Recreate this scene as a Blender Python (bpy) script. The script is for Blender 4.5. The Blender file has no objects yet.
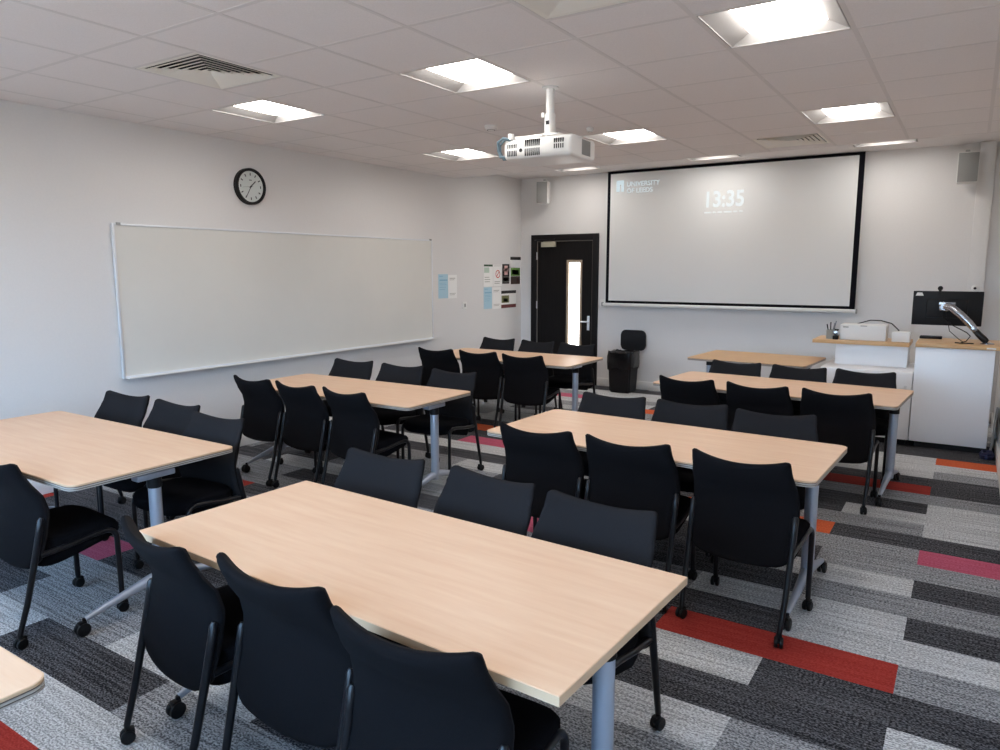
import bpy, bmesh, math, random
from mathutils import Vector, Matrix

random.seed(7)
SC = bpy.context.scene
COL = SC.collection
PI = math.pi

# ----------------------------------------------------------------- helpers
def new_mat(name, color, rough=0.6, metal=0.0, spec=0.5, coat=0.0, sheen=0.0):
    m = bpy.data.materials.new(name)
    m.use_nodes = True
    b = m.node_tree.nodes['Principled BSDF']
    b.inputs['Base Color'].default_value = (*color, 1)
    b.inputs['Roughness'].default_value = rough
    b.inputs['Metallic'].default_value = metal
    b.inputs['Specular IOR Level'].default_value = spec
    b.inputs['Coat Weight'].default_value = coat
    b.inputs['Sheen Weight'].default_value = sheen
    return m

def srgb(r, g, b):
    f = lambda c: (c / 255 / 12.92) if c / 255 <= 0.04045 else ((c / 255 + 0.055) / 1.055) ** 2.4
    return (f(r), f(g), f(b))

def add_noise_color(m, c1, c2, scale=(1, 1, 1), nscale=20, detail=4, lo=0.35, hi=0.65, bump=0.0, bscale=None, rough_n=0.6):
    nt = m.node_tree; N = nt.nodes; L = nt.links
    b = N['Principled BSDF']
    tc = N.new('ShaderNodeTexCoord'); mp = N.new('ShaderNodeMapping')
    mp.inputs['Scale'].default_value = scale
    L.new(tc.outputs['Object'], mp.inputs['Vector'])
    n = N.new('ShaderNodeTexNoise'); n.inputs['Scale'].default_value = nscale
    n.inputs['Detail'].default_value = detail; n.inputs['Roughness'].default_value = rough_n
    L.new(mp.outputs['Vector'], n.inputs['Vector'])
    r = N.new('ShaderNodeValToRGB')
    r.color_ramp.elements[0].position = lo; r.color_ramp.elements[0].color = (*c1, 1)
    r.color_ramp.elements[1].position = hi; r.color_ramp.elements[1].color = (*c2, 1)
    L.new(n.outputs['Fac'], r.inputs['Fac'])
    L.new(r.outputs['Color'], b.inputs['Base Color'])
    if bump:
        bp = N.new('ShaderNodeBump'); bp.inputs['Strength'].default_value = bump
        bp.inputs['Distance'].default_value = 0.004
        L.new(n.outputs['Fac'], bp.inputs['Height']); L.new(bp.outputs['Normal'], b.inputs['Normal'])
    return m

class MB:
    """collects shapes into one mesh; material slots by index"""
    def __init__(self): self.bm = bmesh.new(); self.mi = 0
    def _fin(self, faces):
        for f in faces: f.material_index = self.mi
    def box(self, lo, hi, bevel=0.0, seg=2, mat=None):
        lo = Vector(lo); hi = Vector(hi)
        g = bmesh.ops.create_cube(self.bm, size=1.0)
        vs = g['verts']; c = (lo + hi) / 2; d = hi - lo
        for v in vs: v.co = Vector((v.co.x * d.x + c.x, v.co.y * d.y + c.y, v.co.z * d.z + c.z))
        fs = set(f for v in vs for f in v.link_faces)
        self._fin(fs)
        if bevel > 0:
            es = list(set(e for v in vs for e in v.link_edges))
            r = bmesh.ops.bevel(self.bm, geom=es, offset=bevel, segments=seg, affect='EDGES', profile=0.5)
            self._fin(r['faces']); vs = list(set(v for f in r['faces'] for v in f.verts) | set(v for f in fs if f.is_valid for v in f.verts))
        if mat is not None:
            for v in vs:
                if v.is_valid: v.co = mat @ v.co
        return self
    def face(self, pts):
        f = self.bm.faces.new([self.bm.verts.new(p) for p in pts]); f.material_index = self.mi; return self
    def prism(self, outline, z0, z1, axis='z', mat=None):
        """extrude closed 2D outline between z0 and z1 along an axis"""
        def P(a, b, c):
            p = {'z': (a, b, c), 'y': (a, c, b), 'x': (c, a, b)}[axis]
            return mat @ Vector(p) if mat is not None else Vector(p)
        lo = [self.bm.verts.new(P(a, b, z0)) for a, b in outline]
        hi = [self.bm.verts.new(P(a, b, z1)) for a, b in outline]
        n = len(outline); fs = [self.bm.faces.new(lo[::-1]), self.bm.faces.new(hi)]
        for i in range(n): fs.append(self.bm.faces.new((lo[i], lo[(i + 1) % n], hi[(i + 1) % n], hi[i])))
        self._fin(fs); return self
    def tube(self, pts, r, seg=10, rx=None, cap=True):
        """tube along points; r may be a list; rx = flattening factor"""
        pts = [Vector(p) for p in pts]; n = len(pts)
        rs = r if isinstance(r, (list, tuple)) else [r] * n
        t0 = (pts[1] - pts[0]).normalized()
        up = Vector((0, 0, 1)) if abs(t0.z) < 0.9 else Vector((1, 0, 0))
        u = t0.cross(up).normalized(); rings = []
        for i in range(n):
            t = ((pts[min(i + 1, n - 1)] - pts[i]).normalized() + (pts[i] - pts[max(i - 1, 0)]).normalized())
            t = t.normalized() if t.length > 1e-6 else t0
            u = (u - t * u.dot(t)).normalized(); w = t.cross(u)
            k = rx or 1.0
            rings.append([self.bm.verts.new(pts[i] + u * rs[i] * k * math.cos(a) + w * rs[i] * math.sin(a))
                          for a in (2 * PI * j / seg for j in range(seg))])
        fs = []
        for i in range(n - 1):
            for j in range(seg):
                fs.append(self.bm.faces.new((rings[i][j], rings[i][(j + 1) % seg], rings[i + 1][(j + 1) % seg], rings[i + 1][j])))
        if cap:
            fs.append(self.bm.faces.new(rings[0][::-1])); fs.append(self.bm.faces.new(rings[-1]))
        self._fin(fs); return self
    def lathe(self, prof, c=(0, 0, 0), axis='z', seg=20, cap=True):
        """revolve (radius, height) profile, closed at both ends"""
        rings = []
        for r, h in prof:
            ring = []
            for j in range(seg):
                a = 2 * PI * j / seg; x, y = r * math.cos(a), r * math.sin(a)
                p = {'z': (x, y, h), 'x': (h, x, y), 'y': (y, h, x)}[axis]
                ring.append(self.bm.verts.new(Vector(p) + Vector(c)))
            rings.append(ring)
        fs = []
        for i in range(len(rings) - 1):
            for j in range(seg):
                fs.append(self.bm.faces.new((rings[i][j], rings[i][(j + 1) % seg], rings[i + 1][(j + 1) % seg], rings[i + 1][j])))
        if cap:
            fs.append(self.bm.faces.new(rings[0][::-1])); fs.append(self.bm.faces.new(rings[-1]))
        self._fin(fs); return self
    def build(self, name, mats, parent=None, smooth=30, loc=None, rotz=None):
        bm = self.bm
        bmesh.ops.recalc_face_normals(bm, faces=bm.faces[:])
        me = bpy.data.meshes.new(name); bm.to_mesh(me); bm.free()
        if not isinstance(mats, (list, tuple)): mats = [mats]
        for m in mats: me.materials.append(m)
        if smooth:
            for p in me.polygons: p.use_smooth = True
            me.set_sharp_from_angle(angle=math.radians(smooth))
        o = bpy.data.objects.new(name, me); COL.objects.link(o)
        if parent is not None: o.parent = parent
        if loc is not None: o.location = loc
        if rotz is not None: o.rotation_euler = (0, 0, rotz)
        return o

def tag(o, label, cat, group=None, kind=None):
    o['label'] = label; o['category'] = cat
    if group: o['group'] = group
    if kind: o['kind'] = kind
    return o

def thing(name, label, cat, loc=(0, 0, 0), rotz=0, group=None):
    o = bpy.data.objects.new(name, None); COL.objects.link(o)
    o.empty_display_size = 0.1
    o.location = loc; o.rotation_euler = (0, 0, rotz)
    return tag(o, label, cat, group)

def struct(o):
    o['kind'] = 'structure'; return o

def copy_tree(o, parent=None):
    c = o.copy(); COL.objects.link(c)
    if parent is not None: c.parent = parent
    for ch in [x for x in KIDS.get(o.name, [])]: copy_tree(ch, c)
    return c

def kids_index(o):
    KIDS[o.name] = [x for x in COL.objects if x.parent == o]
    for k in KIDS[o.name]: kids_index(k)
KIDS = {}

def text_mesh(name, body, size, mat, parent, matrix, align='LEFT', extr=0.001, spacing=1.0, bold=0.0):
    cu = bpy.data.curves.new(name, 'FONT'); cu.body = body; cu.size = size
    cu.offset = bold; cu.align_x = align; cu.extrude = extr; cu.space_character = spacing
    t = bpy.data.objects.new(name + '_curve', cu); COL.objects.link(t)
    bpy.context.view_layer.update()
    me = bpy.data.meshes.new_from_object(t.evaluated_get(bpy.context.evaluated_depsgraph_get()))
    bpy.data.objects.remove(t)
    me.materials.clear(); me.materials.append(mat)
    o = bpy.data.objects.new(name, me); COL.objects.link(o)
    o.parent = parent; o.matrix_local = matrix
    return o

def round_rect(x0, y0, x1, y1, r, n=6):
    pts = []
    for cx, cy, a0 in ((x1 - r, y0 + r, -PI / 2), (x1 - r, y1 - r, 0), (x0 + r, y1 - r, PI / 2), (x0 + r, y0 + r, PI)):
        for i in range(n + 1):
            a = a0 + PI / 2 * i / n
            pts.append((cx + r * math.cos(a), cy + r * math.sin(a)))
    return pts

# ----------------------------------------------------------------- materials
M = {}
M['wall'] = add_noise_color(new_mat('wall_paint', (0.7, 0.69, 0.68), 0.6, spec=0.25), (0.715, 0.70, 0.69), (0.73, 0.715, 0.705), nscale=60)
M['tile'] = add_noise_color(new_mat('ceiling_tile', (0.68, 0.67, 0.66), 0.9, spec=0.1), (0.79, 0.75, 0.735), (0.84, 0.80, 0.785), nscale=160, detail=6, bump=0.03)
M['tee'] = new_mat('ceiling_tee_bar', (0.725, 0.69, 0.672), 0.7, spec=0.15)
M['white'] = new_mat('white_plastic', (0.78, 0.77, 0.75), 0.4)
M['cream'] = new_mat('cream_metal', (0.46, 0.43, 0.33), 0.45)
M['white_board'] = add_noise_color(new_mat('whiteboard_enamel', (0.72, 0.71, 0.67), 0.28), (0.67, 0.66, 0.62), (0.70, 0.69, 0.65), nscale=1.5, lo=0.3, hi=0.7)
M['alu'] = new_mat('brushed_aluminium', (0.74, 0.76, 0.79), 0.38, metal=0.35)
M['silver'] = new_mat('silver_powder_coat', (0.44, 0.48, 0.56), 0.38, metal=0.5)
M['chrome'] = new_mat('polished_chrome', (0.42, 0.44, 0.48), 0.22, metal=1.0)
M['black'] = new_mat('black_plastic', (0.006, 0.006, 0.007), 0.5, spec=0.25)
M['black_metal'] = new_mat('gloss_black_tube', (0.006, 0.006, 0.008), 0.3, spec=0.35)
M['fabric'] = add_noise_color(new_mat('black_weave_fabric', (0.006, 0.0065, 0.009), 0.95, spec=0.08), (0.0052, 0.0048, 0.0056), (0.0092, 0.0086, 0.0098), nscale=500, detail=2, bump=0.15)
M['fabric_front_lit'] = add_noise_color(new_mat('black_weave_fabric_lit', (0.014, 0.015, 0.019), 0.95, spec=0.1), (0.0125, 0.0122, 0.0138), (0.020, 0.0195, 0.0215), nscale=500, detail=2, bump=0.15)  # same black weave, ceiling light on the leaning front painted in as paler tone
M['seatfab'] = add_noise_color(new_mat('black_seat_fabric', (0.004, 0.004, 0.005), 0.95, spec=0.06), (0.003, 0.003, 0.004), (0.006, 0.006, 0.008), nscale=500, detail=2, bump=0.15)
beech1, beech2 = srgb(222, 181, 148), srgb(231, 196, 165)
M['beech'] = add_noise_color(new_mat('beech_laminate', beech1, 0.40), beech1, beech2, scale=(1.2, 14, 14), nscale=2.2, detail=7, lo=0.3, hi=0.7)
M['beech_far'] = add_noise_color(new_mat('beech_worktop', beech1, 0.4), srgb(200, 158, 108), srgb(214, 174, 126), scale=(1.2, 14, 14), nscale=2.2, detail=7, lo=0.3, hi=0.7)
M['edge_wood'] = new_mat('beech_edge', srgb(214, 182, 148), 0.45)
M['edge_dark'] = new_mat('edge_groove', srgb(92, 80, 72), 0.6)
M['edge_grey'] = new_mat('edge_grey_trim', srgb(176, 168, 160), 0.4)
M['lam_white'] = new_mat('white_laminate', (0.86, 0.87, 0.89), 0.35)
M['screen'] = new_mat('screen_fabric', (0.70, 0.705, 0.70), 0.6, spec=0.3)
M['screen_black'] = new_mat('screen_border_black', (0.005, 0.005, 0.008), 0.85, spec=0.08)
M['door'] = add_noise_color(new_mat('dark_door_veneer', (0.009, 0.008, 0.008), 0.6, spec=0.15), (0.005, 0.0045, 0.005), (0.010, 0.008, 0.008), scale=(14, 14, 1.0), nscale=3, detail=6)
M['door_frame'] = new_mat('black_door_frame', (0.007, 0.006, 0.007), 0.55, spec=0.2)
M['bead'] = new_mat('pale_wood_bead', (0.36, 0.28, 0.20), 0.5)
M['edge_line'] = new_mat('door_edge_lipping', (0.22, 0.19, 0.16), 0.5)
M['speaker'] = new_mat('speaker_grille', (0.30, 0.30, 0.29), 0.8)
M['clockface'] = new_mat('clock_face', (0.62, 0.66, 0.64), 0.5)
M['ink'] = new_mat('dark_print', (0.03, 0.03, 0.035), 0.6)
M['dark_slot'] = new_mat('dark_slot', (0.02, 0.02, 0.022), 0.8)
M['louvre'] = new_mat('cream_louvre', (0.84, 0.81, 0.74), 0.5)
M['bin_bag'] = new_mat('black_bin_liner', (0.006, 0.006, 0.007), 0.2)
M['blue_cable'] = new_mat('grey_blue_cable', (0.12, 0.18, 0.22), 0.5)
M['navy'] = new_mat('navy_cable_bundle', (0.02, 0.025, 0.08), 0.6)

def emit(name, color, s):
    m = bpy.data.materials.new(name); m.use_nodes = True
    nt = m.node_tree; nt.nodes.clear()
    e = nt.nodes.new('ShaderNodeEmission'); o = nt.nodes.new('ShaderNodeOutputMaterial')
    e.inputs['Color'].default_value = (*color, 1); e.inputs['Strength'].default_value = s
    nt.links.new(e.outputs[0], o.inputs[0]); return m
M['lamp'] = emit('lamp_diffuser_glow', (1.0, 0.955, 0.905), 14.0)
M['door_glow'] = emit('lit_corridor_glass', (1.0, 0.98, 0.95), 6.0)
M['proj_text'] = emit('projected_letters', (0.90, 0.95, 0.96), 0.78)
M['proj_blue'] = emit('projected_logo', (0.60, 0.71, 0.76), 0.80)
M['reflector'] = new_mat('dimmed_reflector', (0.34, 0.325, 0.315), 0.6)  # grey put into the colour for the weak lens light on the wings

# glass: clear thin pane
def glass(name):
    m = bpy.data.materials.new(name); m.use_nodes = True
    nt = m.node_tree; nt.nodes.clear()
    t = nt.nodes.new('ShaderNodeBsdfTransparent'); g = nt.nodes.new('ShaderNodeBsdfGlossy')
    g.inputs['Roughness'].default_value = 0.02
    mx = nt.nodes.new('ShaderNodeMixShader'); mx.inputs[0].default_value = 0.08
    o = nt.nodes.new('ShaderNodeOutputMaterial')
    nt.links.new(t.outputs[0], mx.inputs[1]); nt.links.new(g.outputs[0], mx.inputs[2]); nt.links.new(mx.outputs[0], o.inputs[0])
    return m
M['glass'] = glass('window_glass')

# carpet planks: woven speckle with fine ribs across each plank
def carpet(name, c1, c2, lo=.60, hi=.86):
    m = new_mat(name, c1, 0.95, spec=0.1)
    nt = m.node_tree; N = nt.nodes; L = nt.links; b = N['Principled BSDF']
    tc = N.new('ShaderNodeTexCoord')
    mp = N.new('ShaderNodeMapping'); mp.inputs['Scale'].default_value = (1.0, 1.6, 1)
    L.new(tc.outputs['Object'], mp.inputs['Vector'])
    n1 = N.new('ShaderNodeTexNoise'); n1.inputs['Scale'].default_value = 95; n1.inputs['Detail'].default_value = 2
    L.new(mp.outputs[0], n1.inputs['Vector'])
    mp2 = N.new('ShaderNodeMapping'); mp2.inputs['Scale'].default_value = (1.2, 40, 1)
    L.new(tc.outputs['Object'], mp2.inputs['Vector'])
    n2 = N.new('ShaderNodeTexNoise'); n2.inputs['Scale'].default_value = 1.6; n2.inputs['Detail'].default_value = 3
    L.new(mp2.outputs[0], n2.inputs['Vector'])
    ad = N.new('ShaderNodeMath'); ad.operation = 'MULTIPLY_ADD'; ad.inputs[1].default_value = 0.45
    L.new(n2.outputs['Fac'], ad.inputs[0]); L.new(n1.outputs['Fac'], ad.inputs[2])
    r = N.new('ShaderNodeValToRGB')
    r.color_ramp.elements[0].position = lo; r.color_ramp.elements[0].color = (*c1, 1)
    r.color_ramp.elements[1].position = hi; r.color_ramp.elements[1].color = (*c2, 1)
    L.new(ad.outputs[0], r.inputs['Fac']); L.new(r.outputs['Color'], b.inputs['Base Color'])
    bp = N.new('ShaderNodeBump'); bp.inputs['Strength'].default_value = 0.25; bp.inputs['Distance'].default_value = 0.004
    L.new(n1.outputs['Fac'], bp.inputs['Height']); L.new(bp.outputs['Normal'], b.inputs['Normal'])
    return m
CARPET = [carpet('carpet_charcoal', (0.012, 0.012, 0.015), (0.17, 0.17, 0.185), .64, .90),
          carpet('carpet_mid_grey', (0.08, 0.082, 0.09), (0.46, 0.465, 0.48)),
          carpet('carpet_light_grey', (0.26, 0.262, 0.268), (0.74, 0.745, 0.75)),
          carpet('carpet_red', (0.30, 0.028, 0.022), (0.42, 0.055, 0.042)),
          carpet('carpet_pink', (0.40, 0.065, 0.115), (0.54, 0.13, 0.20)),
          carpet('carpet_orange', (0.52, 0.085, 0.03), (0.68, 0.15, 0.06))]

# ----------------------------------------------------------------- room shell
RX, YB = 6.12, -10.7            # right wall, back wall
ZC, ZR, YS = 2.865, 3.02, -1.69  # main ceiling, raised strip, step position

# floor of carpet planks (a half-bond layout)
PX, PY, FY0 = 1.01, 0.2535, -6.42
D_, M_, L_, R_, P_, O_ = range(6)
FIX = {}
def fx(k, xs, c):
    """plank of row k that covers x = xs"""
    off = 5.66 if k % 2 == 0 else 5.155
    FIX[(k, math.floor((xs - off) / PX))] = c
for k, xs, c in ((-3, 4.7, L_), (-3, 5.5, M_), (-2, 5.0, D_), (-2, 5.9, L_), (-2, 4.2, L_), (-1, 4.7, L_), (-1, 5.5, D_), (0, 5.2, R_), (0, 5.9, M_),
                 (0, 4.3, D_), (1, 4.7, D_), (1, 5.5, L_), (2, 5.2, L_), (2, 5.9, D_), (2, 4.2, M_), (3, 4.7, D_), (3, 5.5, M_),
                 (4, 5.2, L_), (4, 5.9, D_), (5, 4.7, D_), (5, 5.5, M_), (6, 5.2, M_), (6, 5.9, P_), (7, 4.7, O_), (7, 5.5, D_),
                 (8, 5.2, M_), (8, 5.9, L_), (9, 4.7, D_), (9, 5.5, L_), (10, 5.2, D_), (10, 5.9, L_), (11, 4.7, M_), (11, 5.5, M_),
                 (12, 5.2, R_), (12, 5.9, D_), (12, 4.2, M_), (13, 5.5, D_), (13, 4.7, D_), (14, 5.2, L_), (14, 5.9, M_), (15, 5.5, L_), (15, 4.7, M_),
                 (16, 5.2, L_), (16, 5.9, O_), (17, 5.5, D_), (18, 5.9, D_), (18, 5.2, D_),
                 (-9, 2.6, R_), (-9, 3.6, D_), (-8, 3.0, L_), (-8, 2.2, L_), (-8, 4.0, M_), (-7, 2.6, D_), (-7, 1.6, L_), (-7, 3.6, M_),
                 (-6, 2.2, M_), (-6, 3.0, L_), (-5, 1.6, M_), (-5, 2.6, M_), (-4, 2.2, D_), (-4, 1.2, P_), (-4, 3.0, D_), (-3, 1.6, D_), (-3, 2.6, D_),
                 (1, 0.6, R_), (1, 1.6, D_), (2, 1.2, M_), (2, 2.2, M_), (3, 1.6, D_), (3, 0.6, M_), (4, 1.2, L_), (3, 3.6, P_), (3, 2.6, D_),
                 (4, 2.2, M_), (5, 2.6, L_), (6, 2.2, M_), (6, 2.9, D_), (7, 2.6, L_), (7, 1.7, M_), (8, 2.2, D_), (8, 3.0, M_), (9, 2.6, L_), (9, 1.7, L_),
                 (10, 2.0, P_), (10, 3.0, L_), (11, 1.6, D_), (12, 1.3, O_), (13, 1.6, D_), (14, 1.9, R_), (15, 1.7, L_), (14, 2.9, M_),
                 (19, 2.6, O_), (20, 2.2, L_), (21, 2.6, M_), (22, 2.2, L_), (22, 1.2, M_), (21, 1.6, P_), (23, 1.8, L_), (24, 1.9, D_), (24, 1.2, D_), (20, 2.9, D_)):
    fx(k, xs, c)
fl = MB()
k = math.floor((YB - FY0) / PY)
while FY0 + k * PY < 0.0:
    y0 = max(YB, FY0 + k * PY); y1 = min(0.0, FY0 + (k + 1) * PY)
    off = 5.66 if k % 2 == 0 else 5.155
    for n in range(-7, 2):
        x0 = max(0.0, off + n * PX); x1 = min(RX, off + (n + 1) * PX)
        if x1 - x0 < 1e-4: continue
        rnd = random.random()
        c = FIX.get((k, n), D_ if rnd < .33 else M_ if rnd < .68 else L_ if rnd < .95 else R_ if rnd < .98 else P_)
        fl.mi = c
        fl.face([(x0, y0, 0), (x1, y0, 0), (x1, y1, 0), (x0, y1, 0)])
    k += 1
fl.mi = 0
fl.box((-0.15, YB - 0.15, -0.12), (RX + 0.15, 0.15, -0.004))
struct(fl.build('floor', CARPET, smooth=0))

DX0, DX1, DZ = 0.255, 1.245, 2.13       # door opening
w = MB()
w.box((-0.15, 0, 0), (DX0, 0.15, 3.2)); w.box((DX1, 0, 0), (RX + 0.15, 0.15, 3.2)); w.box((DX0, 0, DZ), (DX1, 0.15, 3.2))
struct(w.build('wall_front', M['wall'], smooth=0))
w = MB(); w.box((-0.15, YB - 0.15, 0), (0, 0, 3.2)); struct(w.build('wall_left', M['wall'], smooth=0))
w = MB(); w.box((RX, YB - 0.15, 0), (RX + 0.15, 0, 3.2)); struct(w.build('wall_right', M['wall'], smooth=0))
WX0, WX1, WZ0, WZ1 = 0.35, 5.75, 0.95, 2.55
w = MB()
w.box((0, YB - 0.15, 0), (WX0, YB, 3.2)); w.box((WX1, YB - 0.15, 0), (RX, YB, 3.2))
w.box((WX0, YB - 0.15, 0), (WX1, YB, WZ0)); w.box((WX0, YB - 0.15, WZ1), (WX1, YB, 3.2))
struct(w.build('wall_back', M['wall'], smooth=0))
# window behind the viewer: frame with three mullions, glass
win = MB()
fw = 0.05
win.box((WX0, YB - 0.12, WZ0), (WX1, YB - 0.05, WZ0 + fw)); win.box((WX0, YB - 0.12, WZ1 - fw), (WX1, YB - 0.05, WZ1))
for i in range(5):
    xm = WX0 + (WX1 - WX0) * i / 4; a = max(WX0, xm - fw / 2); b = min(WX1, xm + fw / 2)
    win.box((a if i else WX0, YB - 0.12, WZ0 + fw), ((b if i < 4 else WX1), YB - 0.05, WZ1 - fw))
wo = struct(win.build('window_1', M['white'], smooth=0))
gl = MB(); gl.box((WX0 + fw / 2, YB - 0.09, WZ0 + fw), (WX1 - fw / 2, YB - 0.085, WZ1 - fw)); gl.build('pane', M['glass'], wo, smooth=0)
sl = MB(); sl.box((WX0 - 0.05, YB - 0.05, WZ0 - 0.03), (WX1 + 0.05, YB + 0.12, WZ0), 0.006); sl.build('sill', M['white'], wo)

# ceiling grid positions
GX = [5.21 + .613 * i for i in range(-9, 2)]
GX = [x for x in GX if 0.02 < x < RX - .02]
GY = [-5.39 + .62 * i for i in range(-9, 7)]
GY = [y for y in GY if YB + .02 < y < YS - .01]
LX = [(.919, 1.532), (2.758, 3.371), (4.597, 5.21)]
LY = [(-8.49, -7.87), (-6.01, -5.39), (-3.53, -2.91)]
VENTS = [((1.532, 2.145), (-6.95, -6.33)), ((3.984, 4.597), (-6.95, -6.33)), ((3.984, 4.597), (-2.50, -1.88))]
HOLES = [(a, b) for a in LX for b in LY] + VENTS
xs = [0.0] + GX + [RX]
TZ = ZC + 0.0012
cl = MB()
for i in range(len(xs) - 1):
    xa, xb = xs[i], xs[i + 1]
    hs = sorted([b for a, b in HOLES if abs(a[0] - xa) < .02 or (a[0] - .01 <= xa and xb <= a[1] + .01)])
    y = YB
    segs = []
    for h0, h1 in hs:
        segs.append((y, h0)); y = h1
    segs.append((y, YS))
    for a, b in segs:
        ys = [a] + [g for g in GY if a + .01 < g < b - .01] + [b]
        for j in range(len(ys) - 1):
            cl.face([(xa, ys[j], TZ), (xb, ys[j], TZ), (xb, ys[j + 1], TZ), (xa, ys[j + 1], TZ)])
# slab above the hung ceiling, the step and the raised strip
cl.box((-0.1, YB - .1, 3.16), (RX + .1, 0.1, 3.3))
cl.box((0, YS, ZC), (RX, YS + .02, 3.16))
cl.box((0, YS + .02, ZR + .106), (RX, 0, ZR + .116))
RL = [(x0, x1) for x0, x1 in LX]
RY0, RY1 = -1.05, -.43
cl.box((0, YS + .02, ZR), (RX, RY0, ZR + .02)); cl.box((0, RY1, ZR), (RX, 0, ZR + .02))
xr = [0.0] + [v for ab in RL for v in ab] + [RX]
for i in range(0, len(xr), 2): cl.box((xr[i], RY0, ZR), (xr[i + 1], RY1, ZR + .02))
struct(cl.build('ceiling', M['tile'], smooth=0))
# tee bars
tb = MB(); hw = .012
def in_hole_y(xa, xb):
    return [b for a, b in HOLES if a[0] - .01 <= (xa + xb) / 2 <= a[1] + .01]
for x in GX: tb.box((x - hw, YB, ZC), (x + hw, YS, ZC + .012))
for i in range(len(xs) - 1):
    xa, xb = xs[i] + (hw if i else 0), xs[i + 1] - (hw if i < len(xs) - 2 else 0)
    hs = in_hole_y(xa, xb)
    yy = sorted(set([round(g, 3) for g in GY] + [round(v, 3) for h in hs for v in h]))
    for g in yy:
        if any(h[0] + .02 < g < h[1] - .02 for h in hs): continue
        tb.box((xa, g - hw, ZC), (xb, g + hw, ZC + .012))
tb.box((0, YB, ZC - .001), (.022, YS, ZC + .012)); tb.box((RX - .022, YB, ZC - .001), (RX, YS, ZC + .012))
tb.box((0, YS - .022, ZC - .001), (RX, YS, ZC + .012))
struct(tb.build('trim_1', M['tee'], smooth=0))

# baseboards, front wall trunking
b = MB(); b.box((0.002, YB, 0), (.018, -.0, .115), .003); struct(b.build('baseboard_left', M['white']))
b = MB(); b.box((0.02, -.018, 0), (DX0 - .07, -.0005, .115), .003); b.box((DX1 + .07, -.018, 0), (RX - .02, -.0005, .115), .003); struct(b.build('baseboard_front', M['white']))
b = MB(); b.box((RX - .018, YB, 0), (RX - .002, -.02, .115), .003); struct(b.build('baseboard_right', M['white']))
b = MB(); b.box((5.765, -.09, .12), (5.915, -.0005, ZR), .006); struct(b.build('trim_2', M['wall']))

# ----------------------------------------------------------------- door in the front wall
dr = MB()
t = .07
dr.box((DX0 - t + .01, -.03, 0), (DX0 + .03, .12, DZ + .06), .004); dr.box((DX1 - .03, -.03, 0), (DX1 + t - .01, .12, DZ + .06), .004)
dr.box((DX0 + .03, -.03, DZ - .03), (DX1 - .03, .12, DZ + .06), .004)
door = struct(dr.build('door_1', M['door_frame']))
lf = MB()
VX0, VX1, VZ0, VZ1 = .788, 1.042, .25, 1.818
lx0, lx1, lz1 = DX0 + .034, DX1 - .034, DZ - .034
lf.box((lx0, .0, .008), (VX0, .045, lz1)); lf.box((VX1, .0, .008), (lx1, .045, lz1))
lf.box((VX0, .0, .008), (VX1, .045, VZ0)); lf.box((VX0, .0, VZ1), (VX1, .045, lz1))
leaf = lf.build('door_leaf', M['door'], door, smooth=0)
ln = MB()
ln.box((lx0 - .003, -.006, .01), (lx0 + .008, .01, lz1)); ln.box((lx1 - .008, -.006, .01), (lx1 + .003, .01, lz1)); ln.box((lx0, -.006, lz1 - .008), (lx1, .01, lz1 + .003))
ln.build('edge_lipping', M['edge_line'], leaf, smooth=0)
bd = MB(); q = .035
bd.box((VX0, -.008, VZ0), (VX0 + q, .05, VZ1), .003); bd.box((VX1 - q, -.008, VZ0), (VX1, .05, VZ1), .003)
bd.box((VX0 + q, -.008, VZ0), (VX1 - q, .05, VZ0 + q), .003); bd.box((VX0 + q, -.008, VZ1 - q), (VX1 - q, .05, VZ1), .003)
bd.build('glazing_bead', M['bead'], leaf)
pg = MB(); pg.box((VX0 + q, .02, VZ0 + q), (VX1 - q, .026, VZ1 - q)); o = pg.build('vision_pane', M['door_glow'], leaf, smooth=0)
hd = MB()
hd.box((1.135, -.012, .80), (1.175, .0, 1.01), .004)
hd.tube([(1.155, -.012, .925), (1.155, -.055, .925), (1.14, -.06, .925), (1.02, -.06, .922)], .011)
hd.lathe([(.004, -.022), (.014, -.02), (.014, -.012)], (1.155, 0, .84), 'y', 12)
hd.build('lever_handle', M['alu'], leaf)
cs = MB(); cs.box((.38, -.055, 2.01), (.61, -.0, 2.085), .006); cs.build('door_closer', M['cream'], leaf)
ar = MB(); ar.tube([(.42, -.05, 2.092), (.30, -.10, 2.11), (.60, -.035, 2.125)], .008); ar.build('closer_arm', M['black_metal'], leaf)
for z in (.35, 1.15, 1.88):
    hg = MB(); hg.lathe([(.009, z - .055), (.009, z + .055)], (lx0 - .002, -.012, 0), 'z', 10); hg.build('hinge', M['alu'], door)

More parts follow.
